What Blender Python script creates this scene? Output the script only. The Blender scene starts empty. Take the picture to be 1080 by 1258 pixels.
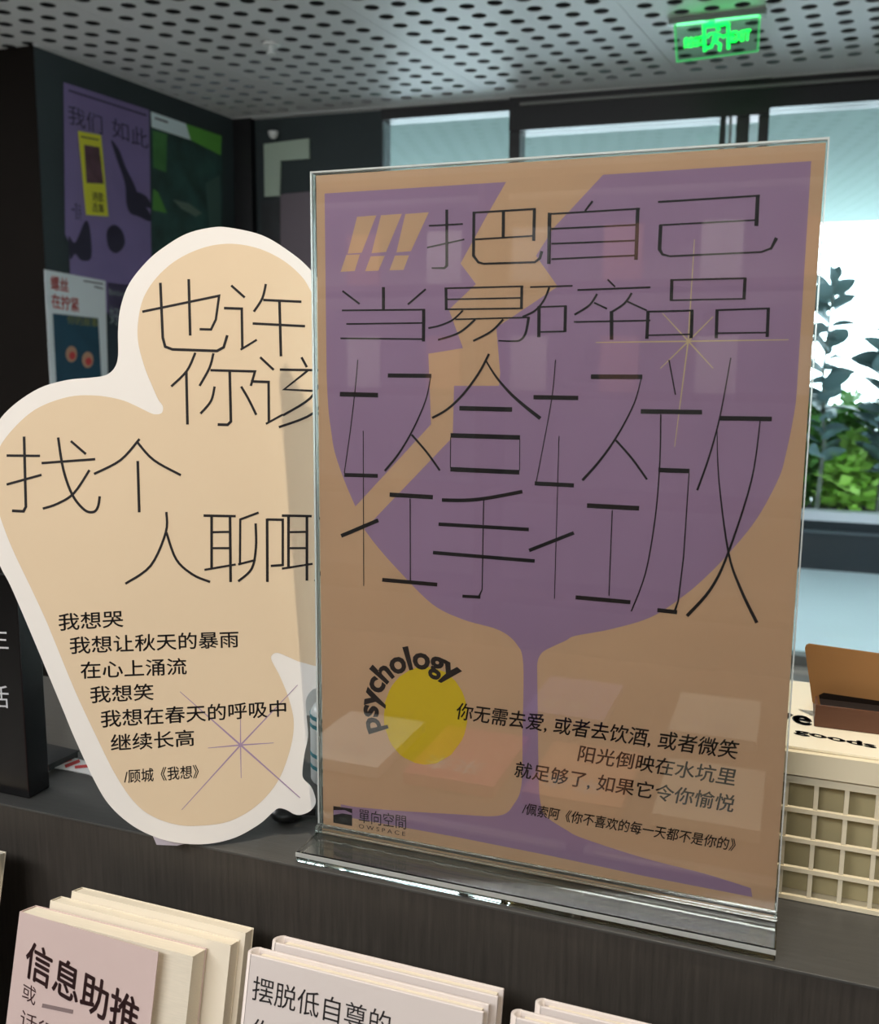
import bpy, bmesh, math, random
from mathutils import Vector, Matrix
from mathutils.geometry import tessellate_polygon
random.seed(7)
ORD = 'first second third fourth fifth sixth seventh eighth ninth tenth eleventh twelfth thirteenth fourteenth'.split()
S = bpy.context.scene
C = S.collection

# ------------------------------------------------------------------ camera
CZ = 1.5                                   # camera height above the floor
F = 1180.0                                 # focal length in pixels of the 1080 x 1258 frame
R = Matrix(((0.93820188, 0.06117826, -0.3406383),
            (0.34599265, -0.14264048, 0.927331),
            (0.00814369, -0.98788203, -0.15499279)))   # columns: image right, image down, forward
CAM = Vector((0, 0, CZ))
cam = bpy.data.cameras.new('camera'); camo = bpy.data.objects.new('camera', cam); C.objects.link(camo)
cam.sensor_fit = 'HORIZONTAL'; cam.sensor_width = 36; cam.lens = F / 1080 * 36
rt, dn, fw = R.col[0], R.col[1], R.col[2]
camo.matrix_world = Matrix(((rt.x, -dn.x, -fw.x, 0), (rt.y, -dn.y, -fw.y, 0), (rt.z, -dn.z, -fw.z, CZ), (0, 0, 0, 1)))
cam.dof.use_dof = True; cam.dof.focus_distance = 0.64; cam.dof.aperture_fstop = 15.0
cam.clip_start = 0.02; cam.clip_end = 200
S.camera = camo

# ------------------------------------------------------------------ world, lights, exposure
W = bpy.data.worlds.new('overcast_sky'); S.world = W; W.use_nodes = True
bg = W.node_tree.nodes['Background']; bg.inputs[0].default_value = (0.80, 0.93, 1.0, 1); bg.inputs[1].default_value = 9.0

def light(kind, name, loc, aim, energy, col, **kw):
    d = bpy.data.lights.new(name, kind); d.energy = energy; d.color = col
    for k, v in kw.items(): setattr(d, k, v)
    o = bpy.data.objects.new(name, d); C.objects.link(o); o.location = loc
    o.rotation_euler = (Vector(aim) - Vector(loc)).to_track_quat('-Z', 'Y').to_euler()
    return o
# recessed downlight above the counter: warm, small, casts the stand's shadow on the cut-out card
light('SPOT', 'downlight_lamp', (0.05, 0.34, 2.76), (-0.25, 0.50, 1.2), 74, (1.0, 0.88, 0.72), spot_size=math.radians(70), spot_blend=0.5, shadow_soft_size=0.012)
# unseen fill lights added at ceiling height to brighten the shop; no fittings modelled
light('AREA', 'ceiling_fill', (-0.9, -1.3, 2.72), (-0.5, 0.4, 0.9), 68, (0.96, 0.97, 1.0), shape='RECTANGLE', size=2.2, size_y=0.7)
light('AREA', 'ceiling_fill', (-3.6, 1.2, 2.72), (-3.3, 1.4, 0.0), 85, (0.97, 0.98, 1.0), shape='RECTANGLE', size=1.2, size_y=1.2)  # added fill that lifts the left wall and ceiling
light('AREA', 'ceiling_fill', (-1.3, -2.1, 2.72), (-1.3, -2.95, 1.3), 45, (1.0, 0.93, 0.84), shape='RECTANGLE', size=4.0, size_y=0.2)  # added to brighten the bookcase so it shows in the acrylic

S.view_settings.view_transform = 'Standard'; S.view_settings.look = 'None'
S.view_settings.exposure = 0.0; S.view_settings.gamma = 1.0; S.view_settings.use_curve_mapping = False

# ------------------------------------------------------------------ materials
def srgb(r, g, b):
    f = lambda c: (c / 255 / 12.92) if c / 255 <= 0.04045 else ((c / 255 + 0.055) / 1.055) ** 2.4
    return (f(r), f(g), f(b), 1)
def mat(name, col, rough=0.6, metal=0.0, noise=None, bump=None, emit=None, spec=0.5, trans=0.0, coat=0.0):
    """noise = (scale, amount, stretch xyz); bump = (scale, strength, stretch xyz)"""
    m = bpy.data.materials.new(name); m.use_nodes = True; nt = m.node_tree; b = nt.nodes['Principled BSDF']
    b.inputs['Base Color'].default_value = col; b.inputs['Roughness'].default_value = rough
    b.inputs['Metallic'].default_value = metal; b.inputs['Specular IOR Level'].default_value = spec
    b.inputs['Transmission Weight'].default_value = trans; b.inputs['Coat Weight'].default_value = coat
    if emit: b.inputs['Emission Color'].default_value = emit[0]; b.inputs['Emission Strength'].default_value = emit[1]
    if noise or bump:
        tc = nt.nodes.new('ShaderNodeTexCoord')
        def tex(sc, st):
            mp = nt.nodes.new('ShaderNodeMapping'); mp.inputs['Scale'].default_value = st
            n = nt.nodes.new('ShaderNodeTexNoise'); n.inputs['Scale'].default_value = sc; n.inputs['Detail'].default_value = 5
            nt.links.new(tc.outputs['Object'], mp.inputs[0]); nt.links.new(mp.outputs[0], n.inputs['Vector']); return n
        if noise:
            n = tex(noise[0], noise[2] if len(noise) > 2 else (1, 1, 1)); rp = nt.nodes.new('ShaderNodeMapRange')
            rp.inputs[1].default_value = 0.3; rp.inputs[2].default_value = 0.7
            rp.inputs[3].default_value = 1 - noise[1]; rp.inputs[4].default_value = 1 + noise[1]
            mx = nt.nodes.new('ShaderNodeVectorMath'); mx.operation = 'SCALE'; mx.inputs[0].default_value = col[:3]
            nt.links.new(n.outputs['Fac'], rp.inputs[0]); nt.links.new(rp.outputs[0], mx.inputs['Scale']); nt.links.new(mx.outputs[0], b.inputs['Base Color'])
        if bump:
            n = tex(bump[0], bump[2] if len(bump) > 2 else (1, 1, 1)); bp = nt.nodes.new('ShaderNodeBump')
            bp.inputs['Strength'].default_value = bump[1]; bp.inputs['Distance'].default_value = 0.001
            nt.links.new(n.outputs['Fac'], bp.inputs['Height']); nt.links.new(bp.outputs[0], b.inputs['Normal'])
    return m
def sheet_glass(name, tint, ior=1.49, rough=0.0):
    m = bpy.data.materials.new(name); m.use_nodes = True; nt = m.node_tree; nt.nodes.clear()
    o = nt.nodes.new('ShaderNodeOutputMaterial'); mx = nt.nodes.new('ShaderNodeMixShader'); t = nt.nodes.new('ShaderNodeBsdfTransparent')
    g = nt.nodes.new('ShaderNodeBsdfGlossy'); fr = nt.nodes.new('ShaderNodeFresnel')
    t.inputs[0].default_value = tint; g.inputs['Roughness'].default_value = rough; fr.inputs[0].default_value = ior
    nt.links.new(fr.outputs[0], mx.inputs[0]); nt.links.new(t.outputs[0], mx.inputs[1]); nt.links.new(g.outputs[0], mx.inputs[2]); nt.links.new(mx.outputs[0], o.inputs[0])
    return m
def solid_glass(name, col, ior=1.49, rough=0.0):
    m = bpy.data.materials.new(name); m.use_nodes = True; nt = m.node_tree; nt.nodes.clear()
    o = nt.nodes.new('ShaderNodeOutputMaterial'); g = nt.nodes.new('ShaderNodeBsdfGlass')
    g.inputs[0].default_value = col; g.inputs['Roughness'].default_value = rough; g.inputs['IOR'].default_value = ior
    nt.links.new(g.outputs[0], o.inputs[0]); return m

M = dict(
    tan=mat('tan_paper', srgb(226, 184, 146), 0.75, noise=(14, 0.03)),
    purple=mat('purple_ink', srgb(176, 142, 174), 0.7, noise=(10, 0.03)),
    ink=mat('black_ink', srgb(16, 9, 11), 0.6),
    cream=mat('cream_ink', srgb(222, 200, 168), 0.65, noise=(9, 0.02)),
    yellow=mat('yellow_ink', srgb(240, 205, 20), 0.65),
    white=mat('white_card', srgb(236, 232, 226), 0.6, noise=(6, 0.01)),
    star=mat('gold_line_ink', srgb(222, 196, 150), 0.6),
    lilac=mat('lilac_line_ink', srgb(160, 135, 165), 0.6),
    acrylic=sheet_glass('clear_acrylic_sheet', (0.96, 0.97, 0.96, 1)),
    block=solid_glass('clear_acrylic_block', (0.96, 0.97, 0.95, 1)),
    edge=mat('polished_acrylic_edge', srgb(225, 228, 222), 0.25, trans=0.45),
    counter_top=mat('counter_laminate_top', srgb(70, 69, 66), 0.42, noise=(60, 0.10, (0.4, 6, 1)), bump=(300, 0.15, (0.4, 4, 1))),
    counter_front=mat('counter_laminate_front', srgb(62, 57, 51), 0.55, noise=(70, 0.22, (5, 1, 0.25)), bump=(300, 0.2, (5, 1, 0.2))),
    ceil=mat('painted_metal_panel', srgb(205, 206, 205), 0.5),
    dark=mat('black_void', srgb(9, 10, 10), 0.9),
    frame=mat('black_window_frame', srgb(13, 15, 18), 0.4),
    railgrey=mat('grey_rail', srgb(120, 122, 118), 0.5),
    wall=mat('dark_teal_wall', srgb(44, 56, 58), 0.7, noise=(3, 0.06)),
    darkbrown=mat('dark_brown_wall', srgb(19, 15, 12), 0.95, spec=0.15, noise=(3, 0.1)),
    offwhite=mat('painted_wall', srgb(170, 164, 155), 0.8, noise=(2, 0.03)),
    floor=mat('pale_grey_floor', srgb(196, 194, 188), 0.45, noise=(4, 0.05)),
    glass=sheet_glass('window_glass', (0.94, 0.985, 0.98, 1), 1.45),
    green=mat('exit_green_light', srgb(10, 200, 80), 0.5, emit=(srgb(10, 255, 90), 1.6)),
    greendim=mat('exit_green_edge', srgb(90, 220, 130), 0.5, emit=(srgb(70, 240, 120), 0.3)),
    exitglass=sheet_glass('exit_sign_acrylic', (0.72, 0.93, 0.78, 1), 1.3),
)

# ------------------------------------------------------------------ helpers
def ray(px, py): return R @ Vector((px - 540, py - 629, F))
class Plane:
    """a real plane in the room: O a point, U unit horizontal axis, N unit normal towards the viewer"""
    def __init__(s, O, U, N=None, V=None):
        s.O = Vector(O); s.U = Vector(U).normalized()
        s.V = Vector(V).normalized() if V else Vector((0, 0, 1))
        s.N = Vector(N).normalized() if N else s.U.cross(s.V)
    def hit(s, px, py, w=0.0):
        r = ray(px, py); t = (s.N @ (s.O - CAM) + 0) / (s.N @ r); p = CAM + r * t
        return p + s.N * w
    def uv(s, px, py):
        q = s.hit(px, py) - s.O; return q @ s.U, q @ s.V
    def p(s, u, v, w=0.0): return s.O + s.U * u + s.V * v + s.N * w

def props(o, label=None, cat=None, group=None, kind=None):
    if label: o['label'] = label
    if cat: o['category'] = cat
    if group: o['group'] = group
    if kind: o['kind'] = kind
    return o
def thing(name, loc, label, cat, group=None):
    o = bpy.data.objects.new(name, None); o.empty_display_size = 0.05; C.objects.link(o); o.location = loc
    return props(o, label, cat, group)
def wloc(o):
    v = Vector((0, 0, 0))
    while o: v = v + o.location; o = o.parent
    return v
def mesh(name, verts, faces, m, parent=None, smooth=False, loc=None):
    """verts in room coordinates; every thing has zero rotation, so parts only subtract its location"""
    base = wloc(parent) if parent else Vector((0, 0, 0))
    me = bpy.data.meshes.new(name)
    off = Vector(loc) if loc is not None else base
    me.from_pydata([tuple(Vector(v) - off) for v in verts], [], faces); me.materials.append(m); me.update()
    if smooth:
        for p in me.polygons: p.use_smooth = True
    o = bpy.data.objects.new(name, me); C.objects.link(o); o.parent = parent
    o.location = off - base
    return o
BOXF = [(0, 3, 2, 1), (4, 5, 6, 7), (0, 1, 5, 4), (1, 2, 6, 5), (2, 3, 7, 6), (3, 0, 4, 7)]
def boxv(x0, y0, z0, x1, y1, z1):
    return [(x0, y0, z0), (x1, y0, z0), (x1, y1, z0), (x0, y1, z0), (x0, y0, z1), (x1, y0, z1), (x1, y1, z1), (x0, y1, z1)]
def bevel(o, w, seg=2):
    bm = bmesh.new(); bm.from_mesh(o.data); bmesh.ops.recalc_face_normals(bm, faces=bm.faces)
    bmesh.ops.bevel(bm, geom=bm.edges[:], offset=w, segments=seg, affect='EDGES', profile=0.5)
    bm.to_mesh(o.data); bm.free(); return o
def box(name, x0, y0, z0, x1, y1, z1, m, parent=None, bev=0, loc=None):
    o = mesh(name, boxv(x0, y0, z0, x1, y1, z1), BOXF, m, parent, loc=loc)
    return bevel(o, bev) if bev else o
def pbox(name, pl, u0, v0, u1, v1, w0, w1, m, parent=None, bev=0):
    """box in a plane's own axes"""
    vs = [pl.p(u, v, w) for w in (w0, w1) for (u, v) in ((u0, v0), (u1, v0), (u1, v1), (u0, v1))]
    o = mesh(name, vs, BOXF, m, parent)
    bm = bmesh.new(); bm.from_mesh(o.data); bmesh.ops.recalc_face_normals(bm, faces=bm.faces); bm.to_mesh(o.data); bm.free()
    return bevel(o, bev) if bev else o
def multi(name, boxes, m, parent=None):
    vs, fs = [], []
    for b in boxes:
        n = len(vs); v = b if len(b) == 8 else boxv(*b); vs += [tuple(q) for q in v]; fs += [tuple(n + i for i in f) for f in BOXF]
    return mesh(name, vs, fs, m, parent)
def catmull(pts, closed=False, n=6):
    if len(pts) < 3: return list(pts)
    out = []; L = len(pts); rng = range(L) if closed else range(L - 1)
    g = lambda i: pts[i % L] if closed else pts[max(0, min(L - 1, i))]
    for i in rng:
        p0, p1, p2, p3 = g(i - 1), g(i), g(i + 1), g(i + 2)
        for k in range(n):
            t = k / n
            out.append(tuple(0.5 * (2 * b + (c - a) * t + (2 * a - 5 * b + 4 * c - d) * t * t + (3 * b - a - 3 * c + d) * t ** 3) for a, b, c, d in zip(p0, p1, p2, p3)))
    if not closed: out.append(tuple(pts[-1]))
    return out
def fill(name, pl, pts, w, m, parent, thick=0.0):
    """polygon traced on a real plane, laid w in front of it; thick > 0 extrudes backwards"""
    P = [pl.hit(x, y, w) for x, y in pts]
    tris = [tuple(t) for t in tessellate_polygon([[Vector((x, y, 0)) for x, y in pts]])]
    n = len(P)
    if thick:
        P += [q - pl.N * thick for q in P]
        fs = tris + [tuple(i + n for i in t[::-1]) for t in tris] + [(i, (i + 1) % n, (i + 1) % n + n, i + n) for i in range(n)]
    else: fs = tris
    o = mesh(name, P, fs, m, parent)
    if thick:
        bm = bmesh.new(); bm.from_mesh(o.data); bmesh.ops.recalc_face_normals(bm, faces=bm.faces); bm.to_mesh(o.data); bm.free()
    return o
def ribbon(pts, w):
    """pts in pixels, w = width or list of widths -> (verts2d, quads)"""
    n = len(pts); ws = w if isinstance(w, (list, tuple)) else [w]
    if len(ws) < n: ws = [ws[0] + (ws[-1] - ws[0]) * i / (n - 1) for i in range(n)]
    vs = []
    for i, (x, y) in enumerate(pts):
        a = pts[max(0, i - 1)]; b = pts[min(n - 1, i + 1)]
        d0 = Vector((x - a[0], y - a[1])); d1 = Vector((b[0] - x, b[1] - y))
        if d0.length < 1e-6: d0 = d1
        if d1.length < 1e-6: d1 = d0
        d0.normalize(); d1.normalize(); t = (d0 + d1); t = t.normalized() if t.length > 1e-3 else d1
        nn = Vector((-t.y, t.x)); c = max(0.5, abs(nn @ Vector((-d1.y, d1.x)))); h = ws[i] / 2 / c
        vs += [(x + nn.x * h, y + nn.y * h), (x - nn.x * h, y - nn.y * h)]
    return vs, [(2 * i, 2 * i + 1, 2 * i + 3, 2 * i + 2) for i in range(n - 1)]
def strokes(name, pl, items, w, m, parent):
    """items: (origin x, origin y, scale, [(points, width[, smooth])])"""
    vs, fs = [], []
    for ox, oy, sc, lines in items:
        for ln in lines:
            pts, wd = ln[0], ln[1]
            if len(ln) > 2: pts = catmull(pts, n=5)
            v, f = ribbon(pts, wd); n = len(vs)
            vs += [pl.hit(ox + x / sc, oy + y / sc, w + 4e-6 * len(fs) ** .5) for x, y in v]; fs += [tuple(n + i for i in q) for q in f]
    return mesh(name, vs, fs, m, parent)
_font_ob = None
def glyphs(body, bold=0.0):
    c = bpy.data.curves.new('t', 'FONT'); c.body = body; c.resolution_u = 3; c.offset = bold
    o = bpy.data.objects.new('t', c); C.objects.link(o)
    me = bpy.data.meshes.new_from_object(o.evaluated_get(bpy.context.evaluated_depsgraph_get()))
    vs = [tuple(v.co) for v in me.vertices]; fs = [tuple(p.vertices) for p in me.polygons]
    bpy.data.objects.remove(o); bpy.data.curves.remove(c); bpy.data.meshes.remove(me)
    return vs, fs
def heavier(vs, fs, d):
    """a heavier weight: the same flat print struck again, shifted a hair each way"""
    V2, F2 = [], []
    for dx, dy in ((0, 0), (d, 0), (-d, 0), (0, d), (0, -d)):
        n = len(V2); V2 += [(x + dx, y + dy, 0) for x, y, _ in vs]; F2 += [tuple(n + i for i in f) for f in fs]
    return V2, F2
def text(name, body, p0, p1, h, N, m, parent, up=(0, 0, 1), shear=0.0, bold=0.0, w=0.0, into=None):
    """lettering whose foot runs from point p0 to point p1 (room points), h tall"""
    vs, fs = glyphs(body)
    if bold > 0: vs, fs = heavier(vs, fs, bold)
    x0 = min(v[0] for v in vs); x1 = max(v[0] for v in vs); y0 = min(v[1] for v in vs); y1 = max(v[1] for v in vs)
    p0, p1, up, N = Vector(p0), Vector(p1), Vector(up).normalized(), Vector(N)
    P = []
    for x, y, _ in vs:
        s = (x - x0) / (x1 - x0); t = (y - y0) / (y1 - y0) * h
        P.append(p0 + (p1 - p0) * s + up * t + (p1 - p0).normalized() * (shear * t) + N * w)
    if into is not None:
        n = len(into[0]); into[0].extend(P); into[1].extend(tuple(n + i for i in f) for f in fs); return
    return mesh(name, P, fs, m, parent)
def ptext(name, pl, body, a, b, hpx, m, parent, **k):
    """lettering on a plane; a, b ends of its foot and hpx its height, read in the photograph"""
    A = pl.hit(*a); B = pl.hit(*b); T = pl.hit(a[0], a[1] - hpx); h = (T - A) @ pl.V
    return text(name, body, A, B, h, pl.N, m, parent, up=pl.V, **k)

# ================================================================== STRUCTURE
CH = 1.3 + CZ                                   # ceiling height
G = Plane((-2.97, 4.825, 0), (0.9991, 0.0418, 0))           # glazed wall
L = Plane((-3.10, 3.436, 0), (-0.0932, -0.9956, 0), N=(0.9956, -0.0932, 0))   # poster wall, faces +x
# ---- ceiling of perforated metal panels
ceiling = bpy.data.objects.new('ceiling', None); C.objects.link(ceiling); ceiling.location = (0, 0, CH); props(ceiling, kind='structure')
def panel_mesh():
    vs, fs = [], []; r = 0.0300; dx = 0.1089; bx, by = 0.0128, 0.1076; ry = -0.0016; K = 12; rows = 44; T = 0.002
    def V(p): vs.append(p); return len(vs) - 1
    for j in range(rows):
        for i in range(8):
            cx = i * dx - j * bx; cy = i * ry - j * by
            x0, x1 = -0.5, 0.5
            if i == 0: x0 = -0.5 - 0.228
            if i == 7: x1 = 0.5 + 0.228
            def cor(sx, sy):
                return V((cx + sx * dx + sy * bx, cy + sx * ry + sy * by, 0))
            q = [cor(x1, 0.5), cor(x0, 0.5), cor(x0, -0.5), cor(x1, -0.5)]
            ring = [V((cx + r * math.cos(2 * math.pi * k / K), cy + r * math.sin(2 * math.pi * k / K), 0)) for k in range(K)]
            top = [V((vs[k][0], vs[k][1], T)) for k in ring]
            for k in range(K):
                k2 = (k + 1) % K; c = q[int((k + 0.5) // 3)]
                fs.append((c, ring[k2], ring[k])); fs.append((ring[k], ring[k2], top[k2], top[k]))
            for s in range(4): fs.append((q[s], q[(s + 1) % 4], ring[((s + 1) * 3) % K]))
    # plain margins at both ends
    a = -0.728; b = 7.728
    def cc(i, j): return V((i * dx - j * bx, i * ry - j * by, 0))
    fs.append((cc(a, -0.5), cc(b, -0.5), cc(b, -2.3), cc(a, -2.3)))
    fs.append((cc(a, rows - .5), cc(b, rows - .5), cc(b, rows + 25), cc(a, rows + 25)))
    # turned-up lips along the two long seams
    for i in (a, b):
        p, q = cc(i, -2.3), cc(i, rows + 25); fs.append((p, q, V((*vs[q][:2], 0.02)), V((*vs[p][:2], 0.02))))
    me = bpy.data.meshes.new('ceiling_panel'); me.from_pydata(vs, [], fs); me.materials.append(M['ceil']); me.update(); return me
pm = panel_mesh()
for k in range(-5, 4):
    o = bpy.data.objects.new('ceiling_panel', pm); C.objects.link(o); o.parent = ceiling; o.location = (-1.431 + k * 0.923, 4.685 - k * 0.0135, 0)
box('plenum', -6.0, -3.4, CH + 0.16, 4.0, 5.2, CH + 0.2, M['dark'], ceiling)
pbox('edge_trim', L, -1.6, CH - 0.003, 0.0, CH + .01, -0.005, 0.022, M['ceil'], ceiling)
pbox('edge_trim', G, -0.9, CH - 0.004, 6.6, CH + 0.05, 0.0, 0.06, M['ceil'], ceiling)
# ---- floor and closing walls
props(box('floor', -6, -3.3, -0.05, 3.6, 5.05, 0, M['floor']), kind='structure')
props(box('wall_right', 3.5, -3.3, 0, 3.6, 5.05, CH + .15, M['offwhite']), kind='structure')
props(box('wall_front', -6, -3.4, 0, 3.6, -3.3, CH + .15, M['offwhite']), kind='structure')
# ---- poster wall: a block whose near face is dark brown
z_ = []
a0, a1 = L.p(0, 0), L.p(-1.42, 0)       # near corner, far corner
wl = mesh('wall_left', [(a0.x, a0.y, 0), (a1.x, a1.y, 0), (-6, a1.y, 0), (-6, a0.y, 0), (a0.x, a0.y, CH + .004), (a1.x, a1.y, CH + .004), (-6, a1.y, CH + .004), (-6, a0.y, CH + .004)],
          [(0, 1, 5, 4), (1, 2, 6, 5), (2, 3, 7, 6), (4, 5, 6, 7), (3, 2, 1, 0)], M['wall']); props(wl, kind='structure')
nf = mesh('wall_near', [(a0.x, a0.y - .001, 0), (-6, a0.y - .001, 0), (-6, a0.y - .001, CH + .003), (a0.x, a0.y - .001, CH + .003), (a0.x, a0.y + .03, 0), (-6, a0.y + .03, 0), (-6, a0.y + .03, CH + .003), (a0.x, a0.y + .03, CH + .003)],
          [(0, 3, 2, 1), (0, 4, 7, 3)], M['darkbrown']); props(nf, kind='structure')
props(box('wall_side', -6.0, -3.3, 0, -5.9, a0.y, CH + .15, M['darkbrown']), kind='structure')
# ---- glazed wall: G-plane coordinates (u along, v up)
def gu(px, py): return G.uv(px, py)
u470 = gu(470, 170)[0]; uL0, uL1 = gu(628, 170)[0], gu(641, 170)[0]
uR0, uR1 = gu(886, 150)[0], gu(945, 150)[0]
vh1 = gu(560, 142)[1]; vh2 = gu(642, 163)[1]; vh3 = gu(945, 135)[1]
wb = bpy.data.objects.new('wall_back', None); C.objects.link(wb); wb.location = G.p(0, 0); props(wb, kind='structure')
pbox('dark_partition', G, -0.05, 0, u470, CH, -0.12, 0.0, M['wall'], wb)
pbox('header', G, u470, vh1, uL0, CH, -0.10, 0.02, M['frame'], wb)
pbox('header', G, uL0, vh2, uR1, CH, -0.10, 0.05, M['frame'], wb)
pbox('header', G, uR1, vh3, 6.5, CH, -0.10, 0.04, M['frame'], wb)
pbox('header_strip', G, uL1, gu(700, 128)[1] - .004, 6.5, gu(700, 128)[1] + .010, 0.05, 0.06, M['railgrey'], wb)
pbox('end_post', G, -0.02, 0, 0.10, CH, 0.0, 0.05, M['frame'], wb)
pbox('mullion', G, uL0, 0, uL1, vh2, -0.08, 0.04, M['frame'], wb)
for x0, x1, mm in ((885, 892, 'frame'), (896, 899, 'railgrey'), (905, 921, 'frame'), (932, 938, 'frame'), (938, 945, 'frame')):
    pbox('mullion', G, gu(x0, 150)[0], 0, gu(x1, 150)[0], max(vh2, vh3) if x0 > 925 else vh2, -0.06, 0.03, M[mm], wb)
pbox('bottom_rail', G, u470, 0, 6.5, 0.075, -0.06, 0.03, M['railgrey'], wb)
pbox('threshold', G, u470, 0.0, 6.5, 0.022, 0.03, 0.09, mat('pale_threshold', srgb(215, 215, 205), 0.4), wb)
for i, (a, b, t) in enumerate(((u470, uL0, vh1), (uL1, gu(885, 150)[0], vh2), (uR1, 6.5, vh3))):
    w_ = pbox('window_%d' % (i + 1), G, a, 0.075, b, t, -0.03, -0.022, M['glass']); props(w_, kind='structure')
# boards fixed on the dark partition beside the window
Gf = Plane(G.p(0, 0, 0.004), G.U)
lb = thing('wall_sign', Gf.hit(335, 210), 'pale grey-green L-shaped sign panel fixed on the dark wall beside the window', 'sign')
fill('panel', Gf, [(325.4, 177.4), (380.6, 170.4), (381, 195), (345.7, 197.8), (344.8, 241), (326.3, 242)], 0.012, mat('grey_green_paint', srgb(172, 190, 172), 0.6), lb, 0.014)
mb = thing('notice_board', Gf.hit(365, 270), 'mauve-grey notice board under the pale L-shaped sign', 'board')
fill('board', Gf, [(345.7, 239), (400, 234), (400, 420), (345.7, 425)], 0.012, mat('mauve_board', srgb(108, 98, 106), 0.6), mb, 0.014)
fill('dark_print', Gf, [(322, 246), (345, 245), (345, 420), (322, 424)], 0.010, mat('dark_print', srgb(24, 30, 34), 0.5, noise=(9, 0.6)), mb, 0.01)
# small dome camera above the sign
dm = thing('dome_camera', Gf.hit(339, 166), 'small white dome camera high on the dark wall above the pale sign', 'camera')
c_ = Gf.hit(339, 166, 0.03)
def uvsphere(name, c, r, m, parent, sz=1.0, seg=14, rings=8, half=False):
    vs, fs = [], []
    for j in range(rings + 1):
        th = (math.pi / 2 if half else 0) + (math.pi / 2 if half else math.pi) * j / rings
        for i in range(seg):
            vs.append((c[0] + r * math.sin(th) * math.cos(2 * math.pi * i / seg), c[1] + r * math.sin(th) * math.sin(2 * math.pi * i / seg), c[2] + r * sz * math.cos(th)))
    for j in range(rings):
        for i in range(seg): fs.append((j * seg + i, j * seg + (i + 1) % seg, (j + 1) * seg + (i + 1) % seg, (j + 1) * seg + i))
    return mesh(name, vs, fs, m, parent, smooth=True)
def cyl(name, c, r, h, m, parent, seg=20, r2=None):
    r2 = r if r2 is None else r2; vs = []; 
    for z, rr in ((0, r), (h, r2)):
        for i in range(seg): vs.append((c[0] + rr * math.cos(2 * math.pi * i / seg), c[1] + rr * math.sin(2 * math.pi * i / seg), c[2] + z))
    fs = [(i, (i + 1) % seg, (i + 1) % seg + seg, i + seg) for i in range(seg)] + [tuple(range(seg))[::-1], tuple(range(seg, 2 * seg))]
    return mesh(name, vs, fs, m, parent)
mwhite = mat('white_plastic', srgb(225, 228, 225), 0.35)
cyl('mount', (c_.x, c_.y, c_.z), 0.028, 0.012, mwhite, dm); uvsphere('dome', (c_.x, c_.y, c_.z), 0.026, mwhite, dm, half=True)
Lc = Plane((0, 0, CH), (1, 0, 0), N=(0, 0, -1), V=(0, 1, 0))
sp = Lc.hit(333, 53)
sk = thing('sprinkler', (sp.x, sp.y, CH), 'small white sprinkler head on the perforated ceiling, left of centre', 'sprinkler')
cyl('cover_plate', (sp.x, sp.y, CH - .012), 0.036, 0.011, mwhite, sk); cyl('nozzle', (sp.x, sp.y, CH - .04), 0.010, 0.028, mwhite, sk, 10); cyl('deflector', (sp.x, sp.y, CH - .044), 0.020, 0.004, mwhite, sk)
# downlight fitting above the counter
dl = thing('recessed_downlight', (0.05, 0.34, CH - 0.01), 'round recessed downlight in the ceiling above the counter', 'lamp')
vs = []; fs = []
for i in range(24):
    a = 2 * math.pi * i / 24
    for rr, zz in ((0.055, 0.004), (0.055, -0.004), (0.042, -0.006), (0.036, 0.0)): vs.append((0.05 + rr * math.cos(a), 0.34 + rr * math.sin(a), CH - 0.01 + zz))
for i in range(24):
    for k in range(3): fs.append((i * 4 + k, ((i + 1) % 24) * 4 + k, ((i + 1) % 24) * 4 + k + 1, i * 4 + k + 1))
mesh('trim_ring', vs, fs, mwhite, dl, True)

# ---- exit sign
E = Plane(Lc.hit(882, 18), (1, 0.0, 0))
ex = thing('exit_sign', E.O, 'green glowing exit sign of clear acrylic hanging from the ceiling', 'sign')
e_tl, e_tr, e_br, e_bl = (829, 24), (934, 12), (931, 63), (832, 76)
fill('acrylic_panel', E, [e_tl, e_tr, e_br, e_bl], 0.0, M['exitglass'], ex, 0.006)
strokes('glowing_edge', E, [(0, 0, 1, [([(829, 28), e_bl, e_br, (934, 16)], 2.4)])], 0.003, M['greendim'], ex)
uA, vA = E.uv(822, 25); uB, _ = E.uv(942, 10)
pbox('mount_bar', E, uA, -0.022, uB, -0.001, -0.02, 0.02, mat('grey_metal', srgb(120, 128, 122), 0.4, 0.6), ex)
ptext('lettering', E, '安全出口', (840, 60), (863, 57), 14, M['green'], ex, bold=0.03, w=0.004)
ptext('lettering', E, 'EXIT', (898, 53), (922, 50), 14, M['green'], ex, bold=0.03, w=0.004)
uD0, vD0 = E.uv(864, 66); uD1, vD1 = E.uv(896, 30)
# door pictogram: bright doorway with a running figure cut out of light strokes
pic = [(0, 0, 1, [([(866, 64), (865, 32), (878, 26)], 4), ([(895, 61), (895, 30), (880, 30)], 4), ([(865, 33), (895, 29)], 5),
     ([(881, 41), (878, 51)], 7), ([(881, 41), (872, 42), (869, 47)], 3), ([(882, 42), (889, 46), (892, 43)], 3),
     ([(878, 51), (885, 55), (884, 63)], 3.6), ([(877, 51), (874, 58), (867, 60)], 3.6), ([(880, 36), (885, 36)], 5)])]
strokes('running_figure', E, pic, 0.004, M['green'], ex)
light('AREA', 'exit_sign_glow', E.O + Vector((0, 0.0, -0.03)), E.O + Vector((0, 0, 1)), 0.35, (0.15, 1.0, 0.35), shape='RECTANGLE', size=0.3, size_y=0.02)

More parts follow.
